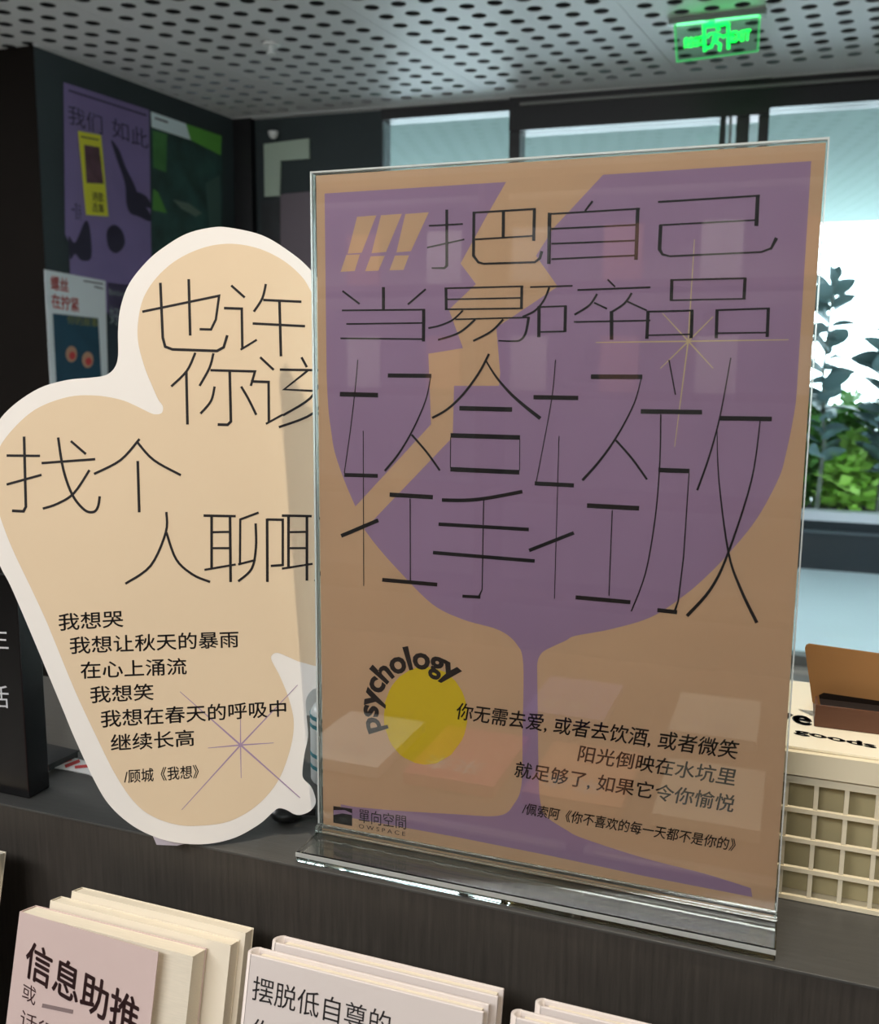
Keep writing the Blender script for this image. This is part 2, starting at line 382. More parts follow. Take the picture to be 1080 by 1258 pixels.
# ================================================================== OUTSIDE
terrace = props(box('terrace', -8, 5.06, -0.10, 9, 16, -0.02, mat('pale_terrace_tile', srgb(240, 244, 250), 0.3, noise=(1.5, 0.05))), kind='structure')
props(box('porch_soffit', -8, 5.10, CH + 0.05, 9, 10.3, CH + 0.25, mat('grey_soffit', srgb(124, 138, 134), 0.95, spec=0.05)), kind='structure')
pl_ = thing('planter', (0.3, 7.7, -0.02), 'long dark planter trough with a pale coping outside the window', 'planter')
box('trough', -7, 7.6, -0.02, 8, 8.5, 0.36, mat('dark_trough', srgb(28, 34, 42), 0.5), pl_)
box('coping', -7, 7.54, 0.36, 8, 7.68, 0.43, mat('pale_coping', srgb(215, 208, 214), 0.5), pl_)
box('groove_band', -7, 7.57, 0.26, 8, 7.60, 0.285, mat('grey_band', srgb(80, 84, 90), 0.5), pl_)
box('soil', -7, 7.68, 0.36, 8, 8.45, 0.39, mat('soil', srgb(38, 34, 28), 0.9), pl_)
leafm = [mat('dark_leaf', srgb(104, 128, 130), 0.35, noise=(5, 0.15)), mat('mid_leaf', srgb(110, 168, 76), 0.45, noise=(5, 0.2)), mat('lime_leaf', srgb(168, 212, 96), 0.5, noise=(5, 0.2))]
for m_ in leafm:
    m_.node_tree.nodes['Principled BSDF'].inputs['Subsurface Weight'].default_value = 0.0
mstem = mat('grey_stem', srgb(110, 115, 105), 0.7)
def leaf_mesh(name, L_, Wd, m):
    vs, fs = [], []; n = 6
    for i in range(n + 1):
        t = i / n; w = Wd * math.sin(math.pi * min(1, t * 0.9 + 0.06)) ** 0.8 * (1 - 0.25 * t); z = -0.28 * L_ * t * t
        vs += [(t * L_, -w, z + w * .25), (t * L_, 0, z), (t * L_, w, z + w * .25)]
    for i in range(n):
        for k in (0, 1): fs.append((3 * i + k, 3 * i + 3 + k, 3 * i + 4 + k, 3 * i + 1 + k))
    me = bpy.data.meshes.new(name); me.from_pydata(vs, [], fs); me.materials.append(m)
    for p in me.polygons: p.use_smooth = True
    return me
big_leaf = leaf_mesh('leaf', 0.22, 0.080, leafm[0])
def stalk_plant(x, y, h, label, nleaf):
    t = thing('broadleaf_shrub', (x, y, 0.39), label, 'shrub', 'broad-leaved shrubs in the planter outside')
    pts = [(0, 0), (0.02, .3 * h), (-0.02, .6 * h), (0.01, h)]; vs, fs = [], []
    for i, (dx_, z) in enumerate(pts):
        r = 0.018 * (1 - 0.2 * i)
        for k in range(6): vs.append((x + dx_ + r * math.cos(k * math.pi / 3), y + r * math.sin(k * math.pi / 3), 0.385 + z))
    for i in range(3):
        for k in range(6): fs.append((i * 6 + k, i * 6 + (k + 1) % 6, i * 6 + 6 + (k + 1) % 6, i * 6 + 6 + k))
    mesh('stem', vs, fs, mstem, t, True)
    for i in range(nleaf):
        z = h * (0.22 + 0.78 * (i + 1) / nleaf); a = i * 2.4 + random.uniform(-.3, .3)
        o = bpy.data.objects.new('leaf', big_leaf); C.objects.link(o); o.parent = t
        o.location = (0.01 * math.cos(a), 0.01 * math.sin(a), z); s = random.uniform(.8, 1.15) * (0.75 if i > nleaf - 3 else 1)
        pit = -random.uniform(0.15, 0.9) - (0.9 if i >= nleaf - 2 else 0)
        o.rotation_euler = (random.uniform(-1.1, 1.1), pit, a); o.scale = (s, s, s)
def bush(x, y, w, h, m, label, nl=900, ls=0.11):
    t = thing('leafy_bush', (x, y, 0.39), label, 'bush', 'leafy green bushes in the planter outside')
    vs, fs = [], []
    for _ in range(nl):
        th = random.uniform(0, 2 * math.pi); rr = math.sqrt(random.random()); zz = random.random()
        env = math.sin(math.pi * min(.97, max(.12, zz * 0.75 + .2))) ** .5
        c = Vector((x + w * rr * env * math.cos(th), y + 0.24 * rr * math.sin(th), 0.43 + h * zz * (1 - .25 * rr)))
        d = Vector((random.gauss(0, 1), random.gauss(0, 1), random.gauss(0.2, .6))).normalized(); s = ls * random.uniform(.6, 1.4)
        e = d.cross(Vector((0, 0, 1)) + Vector((random.gauss(0, .4), random.gauss(0, .4), 0))).normalized() * s * .38; n = len(vs)
        vs += [c, c + d * s * .5 + e, c + d * s, c + d * s * .5 - e]; fs.append((n, n + 1, n + 2, n + 3))
    f = mesh('foliage', vs, fs, m, t); f['kind'] = 'stuff'
    mesh('stem', boxv(x - .012, y - .012, .38, x + .012, y + .012, .39 + h * .6), BOXF, mstem, t)
stalk_plant(0.20, 7.74, 1.70, 'tall dark broad-leaved shrub just right of the poster stand', 46)
stalk_plant(0.62, 7.80, 1.25, 'shorter dark broad-leaved shrub at the right edge of the photo', 36)
for i, x in enumerate((-3.2, -2.2, -1.3, -0.5, 1.3, 2.2)):
    stalk_plant(x, 7.80, 1.2 + .3 * random.random(), 'broad-leaved planter shrub hidden behind the poster stand, %s from the left' % ORD[i] if x < 1 else '%s broad-leaved planter shrub beyond the right edge of the photo' % ('nearest' if i == 4 else 'farthest'), 26)
for i, (x, y, w, h, mi, nl) in enumerate(((0.06, 8.2, .27, 0.95, 1, 1300), (0.42, 7.98, .20, .58, 2, 900), (0.78, 8.2, .30, 1.1, 1, 1400), (0.42, 8.36, .22, .9, 1, 800),
      (-0.9, 8.2, .3, .9, 1, 900), (-1.8, 8.2, .3, 1.0, 1, 900), (-2.8, 8.2, .3, .9, 2, 900), (1.7, 8.2, .3, 1.1, 2, 900), (2.6, 8.2, .3, 1.0, 1, 900))):
    bush(x, y, w, h, leafm[mi], ('dense mid-green bush right behind the dark broad-leaved shrub', 'low lime-green bush in the planter right of the poster stand', 'green bush at the right edge of the photo outside the window', 'rear green bush rising behind the low lime-green bush')[i] if i < 4 else 'bush outside, hidden or out of view, %s in its row' % ORD[i - 4], nl)
fy = thing('flax_leaf', (0.25, 7.72, 0.39), 'single yellow strap leaf arching over the planter edge', 'leaf')
Pf = Plane((0, 7.68, 0), (1, 0, 0))
strokes('blade', Pf, [(960, 460, 6.29, [([(250, 770), (330, 790), (430, 845), (520, 905)], [6, 24, 24, 10], 1)])], 0.0, leafm[2], fy)

# ================================================================== COUNTER
KZ = CZ - 0.333; EY = 0.5275
ct = thing('display_counter', (-0.2, EY, 0), 'long black-brown display counter carrying the signs and the basket', 'counter')
box('counter_top', -2.2, EY, KZ - 0.002, 1.3, 0.775, KZ, M['counter_top'], ct, 0.0004)
box('front_panel', -2.2, EY + 0.001, 0.0, 1.3, EY + 0.02, KZ - 0.002, M['counter_front'], ct)
box('carcass', -2.19, EY + .02, 0.0, 1.29, 0.76, KZ - .002, M['counter_front'], ct)
box('book_ledge', -2.2, 0.30, 0.86, 1.3, EY, 0.885, M['counter_front'], ct)
box('ledge_lip', -2.2, 0.285, 0.86, 1.3, 0.30, 0.915, M['counter_front'], ct)

# ================================================================== ACRYLIC STAND WITH POSTER
YP = 0.5634; X0, X1 = -0.2945, 0.0076; PT, PB = CZ + 0.1163, CZ - 0.3255
st = thing('acrylic_sign_stand', ((X0 + X1) / 2, YP, KZ), 'clear acrylic sign stand with a thick base, holding the purple wineglass poster', 'stand')
box('front_sheet', X0, YP, PB, X1, YP + .0016, PT, M['acrylic'], st)
box('back_sheet', X0, YP + .0030, PB, X1, YP + .0046, PT, M['acrylic'], st)
multi('top_edge', [(X0, YP - .0002, PT, X1, YP + .0048, PT + .0011)], M['edge'], st)
multi('side_edge', [(X0 - .0012, YP - .0002, PB, X0, YP + .0048, PT + .0011)], M['edge'], st)
multi('side_edge', [(X1, YP - .0002, PB, X1 + .0008, YP + .0048, PT + .0011)], M['edge'], st)
bz = KZ + 0.0005
o = box('base', X0 - .001, 0.5305, bz, X1 + .001, 0.5985, bz + .0078, M['block'], st); bevel(o, 0.0008, 1)
o = box('slot_rail', X0 - .001, YP - .0052, bz + .0079, X1 + .001, YP - .0003, bz + .0128, M['block'], st); bevel(o, 0.0006, 1)
o = box('slot_rail', X0 - .001, YP + .0049, bz + .0079, X1 + .001, YP + .0098, bz + .0128, M['block'], st); bevel(o, 0.0006, 1)
box('base_front_glint', X0 - .001, 0.5302, bz + .0042, X1 + .001, 0.5305, bz + .0072, M['edge'], st)  # pale strip stands in for the bright glint along the base front

PP = Plane((0, YP + .0019, 0), (1, 0, 0))            # paper face, towards the viewer (-y)
po = thing('poster', ((X0 + X1) / 2, YP + .0023, PB + .001), 'tan poster with a cracked purple wineglass and large black Chinese headline', 'poster')
po_ = po; po = box('sheet', X0 + .0020, YP + .0019, PB + .0005, X1 - .0008, YP + .0027, PT - .0012, M['tan'], po)
TAN = M['tan']
w1, w2, w3 = 0.00008, 0.00016, 0.00024
leftbowl = [(398.9, 237.8), (621.8, 223.6), (600.4, 260.8), (565.8, 323.7), (584.7, 348.9), (551.6, 380.4), (568.9, 427.6), (526.4, 434.5), (529.6, 521.3), (436.7, 622.1)] + \
    catmull([(436.7, 622.1), (423, 590), (411.5, 556), (407, 530), (403.6, 502.4), (401.6, 465), (401, 430)])[1:]
fill('glass_bowl', PP, leftbowl, w1, M['purple'], po)
bowl = [(741, 214.8), (996.7, 198), (980.5, 455)] + catmull([(980, 462), (978, 492), (973, 523), (966, 556), (957, 587), (930, 637), (897, 678), (868, 708), (840, 732), (800, 758), (750, 773), (707, 781), (695, 787), (669.7, 799), (662, 808), (660, 817)])[0:] + \
    catmull([(660, 817), (661, 900), (662, 960), (664, 985), (670, 1002), (695, 1019), (717, 1030), (791, 1054), (865, 1073), (922.6, 1091)])[1:] + \
    [(924.4, 1102), (791, 1076), (680, 1052), (560, 1028), (433, 1005), (418, 1002), (419, 988)] + \
    catmull([(433.5, 991), (490, 996), (556, 1000), (613, 1002), (632, 987), (641, 962), (642, 900), (643, 817), (635, 791.5), (613, 774), (569, 764 - 3), (531, 742), (490, 701), (465, 673), (447.7, 650.4)]) + \
    [(556.3, 537), (557.9, 474), (613, 474), (614.6, 459), (609.9, 402.4), (685.4, 352), (658.7, 314.3), (680, 280.4)]
fill('glass_print', PP, bowl, w1, M['purple'], po)
k5 = (380, 160, 3.176)
def q5(*p): return [(380 + x / 3.176, 160 + y / 3.176) for x, y in p]
for pts in (((187, 338), (262, 332), (205, 478), (150, 482)), ((145, 487), (198, 484), (178, 549), (122, 553)), ((280, 332), (362, 326), (300, 475), (243, 480)),
            ((240, 492), (295, 490), (270, 548), (218, 550)), ((375, 327), (467, 320), (397, 472), (340, 477)), ((335, 489), (390, 488), (368, 545), (313, 547))):
    fill('exclamation_mark', PP, q5(*pts), w2, TAN, po)
circ = []
rr_ = random.Random(3)
for i in range(48):
    a = 2 * math.pi * i / 48; k = 1 + rr_.uniform(-.012, .012); circ.append((523 + 51.5 * k * math.cos(a), 879 + 60 * k * math.sin(a)))
fill('yellow_circle', PP, circ, w1, M['yellow'], po)
big1 = [
 (380, 160, 3.176, [([(537, 310), (537, 528), (528, 538), (478, 538)], [11, 11, 8, 6]), ([(467, 373), (600, 366)], 6.5), ([(460, 458), (606, 426)], 6.5),
   ([(640, 322), (885, 307)], 7.5), ([(643, 318), (641, 490), (660, 515), (680, 521), (880, 515), (900, 500), (908, 472)], [11, 11, 9, 8, 8, 10, 12]), ([(879, 306), (876, 432)], 12), ([(758, 318), (757, 418)], 12), ([(648, 426), (876, 412)], 6.5),
   ([(938, 322), (935, 522)], 14),
   ([(130, 627), (197, 678)], 7.5), ([(290, 612), (290, 700)], 12), ([(455, 620), (385, 680)], 7.5), ([(128, 703), (452, 700)], 6.5), ([(145, 756), (445, 752)], 6), ([(122, 812), (450, 815)], 6.5), ([(447, 697), (446, 824)], 12.5),
   ([(528, 617), (836, 609)], 6.5), ([(830, 607), (828, 697)], 11), ([(534, 615), (535, 702)], 11), ([(540, 660), (826, 654)], 6), ([(532, 699), (832, 695)], 6.5),
   ([(600, 703), (560, 740), (510, 762), (465, 772)], 7, 1), ([(570, 738), (860, 730)], 6), ([(857, 729), (845, 790), (825, 818), (795, 823), (738, 821)], [11, 11, 8, 6, 5], 1), ([(648, 738), (585, 790), (503, 818)], 8, 1), ([(757, 738), (710, 785), (640, 822)], 8, 1),
   ([(862, 612), (1028, 607)], 6.5), ([(937, 613), (915, 665), (880, 705), (833, 728)], 8, 1), ([(897, 688), (896, 808)], 13), ([(1000, 684), (998, 787)], 12), ([(890, 690), (1005, 686)], 6.5), ([(903, 787), (998, 785)], 6.5)]),
 (0, 0, 1, [([(674.4, 263), (786.5, 256.3)], 2.1), ([(677.5, 281.2), (782, 276.3)], 2.1), ([(677.5, 299.5), (782, 295.5)], 2.1), ([(677.5, 318.4), (782, 313.7)], 2.1)]),
 (680, 160, 2.7, [([(130, 235), (105, 268)], 6.5), ([(280, 257), (274, 430)], 12),
   ([(347, 238), (685, 217)], 6.5), ([(678, 216), (673, 318)], 13), ([(352, 315), (673, 298)], 5.5), ([(356, 314), (352, 395), (362, 412), (385, 418), (690, 404), (722, 392), (740, 357)], [12, 12, 8, 6, 6, 8, 12]),
   ([(80, 530), (322, 521)], 6), ([(180, 495), (205, 520)], 6), ([(145, 543), (120, 580), (70, 612)], 7, 1), ([(135, 572), (178, 592)], 6), ([(260, 540), (235, 575), (190, 605)], 7, 1), ([(245, 568), (310, 598)], 6), ([(68, 636), (322, 631)], 5.5), ([(193, 600), (193, 695)], 12),
   ([(388, 497), (640, 491)], 6), ([(393, 495), (391, 566)], 11), ([(636, 490), (632, 559)], 11), ([(388, 564), (638, 559)], 5),
   ([(308, 602), (465, 598)], 6), ([(314, 600), (310, 692)], 11), ([(460, 597), (457, 690)], 11), ([(315, 680), (455, 677)], 5),
   ([(538, 597), (718, 591)], 6), ([(543, 595), (540, 690)], 11), ([(713, 590), (709, 686)], 11), ([(545, 673), (707, 671)], 5)])]
strokes('headline_lettering', PP, big1, w3, M['ink'], po)
big2 = [
 (380, 430, 3.176, [([(190, 38), (180, 150), (160, 320), (137, 480)], 3.6, 1), ([(120, 172), (269, 176)], 18), ([(137, 487), (268, 491)], 15), ([(211, 315), (213, 920)], 3), ([(125, 725), (270, 664)], 15),
   ([(307, 99), (477, 101)], 16), ([(474, 105), (458, 185), (428, 262), (388, 342), (344, 412), (295, 472)], [3.5, 5, 6, 7, 8, 9], 1), ([(400, 330), (460, 400), (510, 470)], 8, 1), ([(314, 564), (483, 574)], 17), ([(394, 580), (395, 900)], 4), ([(285, 896), (500, 915)], 15),
   ([(702, 15), (668, 80), (624, 144), (580, 195), (532, 236), (480, 265)], 9, 1), ([(690, 42), (730, 105), (784, 168), (840, 218), (902, 267)], [6, 8, 10, 12, 15], 1), ([(586, 227), (792, 232)], 18), ([(552, 333), (823, 341)], 18), ([(551, 465), (820, 477)], 18), ([(552, 340), (551, 460)], 3), ([(822, 345), (821, 470)], 3),
   ([(518, 585), (610, 586), (700, 577), (832, 552)], 14, 1), ([(505, 679), (857, 700)], 14), ([(483, 790), (880, 823)], 14), ([(681, 585), (675, 935), (662, 962)], [4, 4, 8]), ([(668, 964), (598, 960)], 12),
   ([(961, 38), (945, 200), (885, 520)], 3.6, 1), ([(875, 184), (1050, 187)], 17), ([(880, 520), (1033, 528)], 16), ([(975, 335), (957, 970)], 3), ([(858, 782), (1033, 713)], 14)]),
 (640, 430, 3.0, [([(258, 98), (448, 99)], 17), ([(444, 105), (422, 185), (385, 264), (340, 340), (286, 414), (227, 480)], [3.5, 5, 7, 8, 9, 10], 1), ([(350, 332), (410, 400), (465, 477)], 8, 1), ([(244, 573), (436, 583)], 17), ([(337, 590), (325, 905)], 4), ([(202, 911), (404, 929)], 15),
   ([(546, 37), (570, 165)], 5), ([(442, 226), (668, 229)], 17), ([(516, 237), (512, 420), (495, 620), (460, 820), (407, 963)], 5, 1), ([(507, 442), (622, 446)], 17), ([(620, 455), (600, 760), (580, 925), (566, 965)], [4, 5, 6, 9]), ([(576, 966), (503, 958)], 15),
   ([(774, 28), (735, 240), (695, 390), (650, 517)], [4, 5, 6, 8], 1), ([(733, 251), (925, 254)], 17), ([(882, 262), (850, 480), (765, 745), (700, 880), (612, 980)], [4, 5, 6, 9, 13], 1), ([(723, 280), (730, 480), (765, 745), (810, 880), (870, 1005)], [2.5, 3.5, 5, 8, 13], 1)])]
strokes('headline_lettering', PP, big2, w3, M['ink'], po)
strokes('gold_star', PP, [(680, 160, 2.7, [([(468, 362), (447, 700), (402, 1050)], [2.5, 5, 2.5]), ([(140, 704), (448, 700), (780, 695)], [3, 5, 3]), ([(362, 607), (448, 700), (530, 790)], [3, 5, 3]), ([(530, 618), (448, 700), (355, 790)], [3, 5, 3])])], w2, M['star'], po)
# "psychology" set round the sun
cen = (521, 880)
vs_, fs_ = glyphs('psychology', 0.03)
xs = [v[0] for v in vs_]; x0_, x1_ = min(xs), max(xs)
ang0, ang1 = math.radians(204), math.radians(53)       # from the first letter's foot to the last letter's end
P_ = []
O_ = PP.hit(521, 881); ru = PP.hit(521 + 50, 881) - O_; ru = abs(ru.x); rv = (PP.hit(521, 881 - 58) - O_).z
rad = (ru + rv) / 2 * 1.08; Hs = 0.034 / 1.0
tot = (ang0 - ang1) * rad; k_ = tot / (x1_ - x0_)
for x, y, _z in vs_:
    a = ang0 - (x - x0_) / (x1_ - x0_) * (ang0 - ang1); r_ = rad + y * k_ * 1.12 + 0.0005
    P_.append(O_ + PP.U * (r_ * math.cos(a)) + PP.V * (r_ * math.sin(a)) + PP.N * w3)
mesh('curved_lettering', P_, fs_, M['ink'], po)
for body, a, b, h in (('你无需去爱, 或者去饮酒, 或者微笑', (559, 884), (904, 934), 22), ('阳光倒映在水坑里', (709, 935), (902, 966), 21),
                      ('就足够了, 如果它令你愉悦', (631, 955), (900, 999), 21), ('/佩索阿《你不喜欢的每一天都不是你的》', (641, 1000), (902, 1046), 15)):
    ptext('verse_lettering', PP, body, a, b, h, M['ink'], po, shear=0.16, bold=0.011, w=w3)
fill('shop_mark', PP, [(409.6, 990), (432.8, 993.5), (432.8, 1014.7), (409.6, 1010.5)], w2, M['ink'], po)
fill('shop_mark_wave', PP, [(410, 995), (424, 995), (432.6, 999), (432.6, 1001), (421, 999), (410, 1001)], w3, M['purple'], po)
ptext('shop_lettering', PP, '單向空間', (441, 1010), (499, 1019), 17, M['ink'], po, w=w3)
ptext('shop_lettering', PP, 'O W S P A C E', (441, 1017), (498, 1027), 5, M['ink'], po, w=w3)

# ================================================================== DIE-CUT CARD
th = math.radians(6.5); hdir = Vector((0.8366, 0.5478, 0)); nb = Vector((-0.5478, 0.8366, 0))
up_ = (Vector((0, 0, 1)) * math.cos(th) + nb * math.sin(th)).normalized()
_r = ray(230, 1036); Bp = CAM + _r * (0.5200 / _r.y)
K = Plane(Bp, hdir, V=up_); K.N = hdir.cross(up_).normalized()
if K.N.y > 0: K.N = -K.N
cd = thing('die_cut_card', Bp, 'white-edged die-cut cream card with a Chinese poem, leaning at the left of the acrylic stand', 'sign')
outer = [(381.5, 331.5), (355.6, 309), (322, 289), (281.5, 279.6), (259, 279.6), (229.6, 287), (203.7, 302), (181.5, 320), (159, 348), (148, 378), (145, 407), (145, 437), (140.6, 452), (129.6, 461), (111, 464), (81.5, 467), (48, 477), (15, 499),
   (-6, 524), (-20, 560), (-22, 610), (-14, 655), (0, 695), (13, 720), (37, 775.6), (74, 864), (92.6, 909), (118.5, 964), (137, 992), (163, 1014.4), (192.6, 1029), (222, 1036), (255.6, 1036.7), (289, 1029), (318.5, 1012.6), (335, 998),
   (342.6, 993), (352, 995), (361, 1000), (370, 1001), (381.5, 996), (388, 985), (383, 968), (374, 959), (371.5, 949.6), (374, 927), (378.5, 905), (377, 883), (376, 860.7), (383, 848), (395, 840), (412, 800), (430, 720), (440, 620), (438, 520), (430, 430), (412, 372)]
cd_ = cd; cd = fill('board', K, catmull(outer, True, 5), 0.0, M['white'], cd, 0.003)
inner = [(381.5, 357), (370, 339), (348, 320), (318.5, 305.6), (285, 299.5), (252, 303.7), (218.5, 318.5), (192.6, 340.7), (176, 366.7), (169.6, 396), (170, 422), (178, 452), (187, 474), (194, 490), (200, 499), (199, 507), (192, 509), (184, 507), (166.7, 498.5), (148, 491), (118.5, 486),
   (85, 487.4), (48, 500.4), (22, 520.7), (0, 548.5), (-6, 575), (-6, 610), (2, 640), (16, 676), (37, 720), (55.6, 760), (66.7, 786.7), (92.6, 849.6), (118.5, 905), (140.7, 949.6), (163, 983), (185, 1001.5), (215, 1012.6), (244, 1014.4), (281.5, 1009), (315, 990), (340.7, 960.7),
   (355.6, 923.7), (361, 890), (355.6, 860.7), (344, 831), (334, 812), (334, 805), (341, 802), (354, 807), (372, 814), (398, 815), (414, 770), (424, 680), (424, 560), (414, 460), (400, 395)]
fill('cream_print', K, catmull(inner, True, 5), 0.0001, M['cream'], cd)
cardtxt = [
 (0, 200, 2.7, [([(472, 494), (727, 441), (716, 520), (700, 553), (662, 552)], 8), ([(532, 398), (540, 580), (548, 610), (572, 619), (720, 624), (742, 612), (754, 572)], 9), ([(626, 386), (631, 573)], 9),
   ([(767, 407), (812, 447)], 8), ([(743, 482), (802, 484), (804, 618)], 8.5), ([(798, 620), (852, 587)], 7), ([(882, 402), (870, 450), (842, 494)], 8, 1), ([(873, 455), (1000, 461)], 8), ([(838, 533), (1012, 542)], 8), ([(927, 458), (932, 642)], 9),
   ([(648, 630), (620, 690), (568, 742)], 8, 1), ([(618, 692), (622, 868)], 9), ([(708, 632), (695, 680), (662, 740)], 8, 1), ([(698, 688), (846, 692), (832, 740)], 8), ([(762, 692), (766, 858), (755, 869), (722, 868)], 9), ([(712, 742), (700, 790), (665, 832)], 8, 1), ([(800, 742), (825, 785), (850, 836)], 8, 1),
   ([(863, 645), (908, 687)], 8), ([(832, 725), (891, 727), (892, 862)], 8.5), ([(882, 866), (938, 835)], 7), ([(1000, 645), (1018, 678)], 8), ([(928, 686), (1110, 689)], 8), ([(1020, 690), (942, 752), (1050, 757)], 7.5), ([(1075, 705), (1030, 780), (938, 838)], 8, 1), ([(1100, 745), (1040, 830), (925, 877)], 8, 1), ([(1040, 820), (1105, 870)], 8)]),
 (0, 480, 2.7, [([(22, 215), (133, 216)], 8), ([(80, 152), (86, 385), (78, 400), (40, 398)], 9), ([(22, 311), (138, 279)], 8), ([(138, 240), (316, 227)], 8), ([(193, 155), (210, 260), (240, 345), (280, 395), (310, 402), (325, 385), (331, 350)], 8.5, 1), ([(297, 263), (245, 340), (190, 375), (142, 391)], 8, 1), ([(235, 167), (285, 210)], 8),
   ([(463, 160), (400, 230), (312, 276)], 8, 1), ([(455, 170), (510, 230), (600, 280)], 8, 1), ([(457, 233), (462, 403)], 9),
   ([(552, 402), (550, 470), (500, 580), (416, 640)], 8, 1), ([(552, 470), (585, 560), (640, 610), (697, 634)], 8, 1),
   ([(675, 414), (782, 416)], 8), ([(702, 414), (702, 592)], 9), ([(763, 414), (765, 634)], 9), ([(704, 469), (760, 468)], 7), ([(706, 522), (760, 522)], 7), ([(678, 594), (782, 576)], 7),
   ([(858, 404), (797, 427), (796, 575)], 7.5), ([(848, 440), (849, 520), (835, 590), (790, 632)], 8, 1), ([(790, 576), (848, 561)], 7), ([(886, 424), (887, 634)], 9), ([(886, 427), (938, 428), (938, 578), (898, 581)], 8),
   ([(935, 414), (1034, 416)], 8), ([(957, 414), (957, 590)], 9), ([(1018, 414), (1018, 630)], 9), ([(960, 469), (1015, 468)], 7), ([(960, 522), (1015, 522)], 7), ([(935, 590), (1037, 574)], 7),
   ([(1105, 404), (1052, 427), (1050, 575)], 7.5), ([(1098, 440), (1098, 540), (1045, 632)], 8, 1), ([(1130, 424), (1131, 600)], 8)])]
strokes('headline_lettering', K, cardtxt, 0.0002, M['ink'], cd)
for body, a, b, h in (('我想哭', (195, 149), (410, 136), 58), ('我想让秋天的暴雨', (232, 226), (792, 203), 58), ('在心上涌流', (268, 308), (620, 293), 57), ('我想笑', (300, 389), (510, 378), 57),
                      ('我想在春天的呼吸中', (335, 470), (950, 432), 58), ('继续长高', (368, 549), (645, 530), 57), ('/顾城《我想》', (412, 655), (660, 637), 46)):
    ptext('poem_lettering', K, body, (a[0] / 2.7, 720 + a[1] / 2.7), (b[0] / 2.7, 720 + b[1] / 2.7), h / 2.7, M['ink'], cd, bold=0.010, w=0.0002)
strokes('lilac_star', K, [(0, 720, 2.7, [([(798, 440), (798, 527), (800, 637)], [2, 4, 2]), ([(690, 537), (798, 527), (908, 520)], [2, 5, 2]), ([(597, 350), (798, 527), (995, 702)], [2, 6, 3]), ([(987, 328), (798, 527), (603, 742)], [2, 5, 2])])], 0.00015, M['lilac'], cd)
cd = cd_
f_ = fill('foot_tab', K, [(186, 1026), (192, 1040), (217, 1041), (240, 1036), (240, 1020)], -0.0031, mat('pale_tab', srgb(205, 196, 205), 0.5), cd, 0.002)
# black clip foot beneath the card's right lobe
blk = mat('black_plastic', srgb(10, 10, 11), 0.35)
ft = thing('stand_foot', (-0.335, 0.585, KZ), 'small glossy black foot under the die-cut card, beside the acrylic base', 'stand foot')
Pk = Plane((0, 0, KZ), (1, 0, 0), N=(0, 0, 1), V=(0, 1, 0))
pc = Pk.hit(347, 1012)
uvsphere('weight', (pc.x, pc.y + .006, KZ + .0062), 0.0125, blk, ft, sz=0.48)
pe = Pk.hit(386, 1008); 
vs, fs = ribbon([(pc.x, pc.y + .008), ((pc.x + pe.x) / 2 - .001, pc.y + .016), (pe.x - .0015, pe.y + .006)], 0.005)
n = len(vs); V3 = [(x, y, KZ + .002) for x, y in vs] + [(x, y, KZ + .007) for x, y in vs]
mesh('arm', V3, fs + [tuple(i + n for i in f) for f in fs] + [(i, i + 2, i + 2 + n, i + n) for i in range(n - 2)] + [(0, 1, 1 + n, n), (n - 2, n - 1, 2 * n - 1, 2 * n - 2)], blk, ft)

# ================================================================== ITEMS AT THE LEFT
bb = thing('black_display_box', (-0.60, 0.555, KZ), 'upright black box with thin white Chinese letters at the left edge of the counter', 'box')
Pb0 = Pk.hit(36, 982)
bx1 = Pb0.x; byf = Pb0.y
box('body', bx1 - .13, byf, KZ + .0002, bx1, byf + .022, KZ + .175, mat('black_lacquer', srgb(10, 9, 10), 0.25), bb, 0.001)
PBk = Plane((0, byf, 0), (1, 0, 0)); mw = mat('white_print', srgb(205, 205, 205), 0.6)
ptext('lettering', PBk, '生', (-14, 796), (11, 797), 26, mw, bb, w=.0003)
ptext('lettering', PBk, '活', (-14, 869), (12, 870), 27, mw, bb, w=.0003)
nbk = thing('black_notebook', Pk.hit(60, 925), 'thin black notebook lying flat behind the upright black box', 'notebook')
Pn = Plane((0, 0, KZ + .006), (1, 0, 0), N=(0, 0, 1), V=(0, 1, 0)); mblack = mat('black_cover', srgb(12, 12, 13), 0.55)
fill('cover', Pn, [(97, 922), (44, 910), (-10, 898), (-30, 960), (30, 952), (44, 947)], 0, mblack, nbk, 0.001)
fill('pages', Pn, [(95.5, 922.4), (44, 911), (-9, 899), (-29, 959), (30, 951), (44, 946.5)], -0.0011, mat('dark_pages', srgb(40, 38, 36), 0.8), nbk, 0.0045)
rc = thing('red_leaflet', Pk.hit(88, 942), 'red and white printed leaflet lying on the counter behind the die-cut card', 'leaflet')
fill('sheet', Pk, [(60, 943), (88, 931), (112, 938), (125, 960), (109, 952)], 0.0009, mat('white_paper', srgb(230, 225, 222), 0.6), rc, 0.0007)
redm = mat('red_print', srgb(206, 60, 58), 0.6)
strokes('red_bands', Pk, [(0, 0, 1, [([(66, 942), (88, 934)], 3.4), ([(80, 943), (98, 936)], 4), ([(92, 944), (112, 942)], 3.6)])], 0.0011, redm, rc)
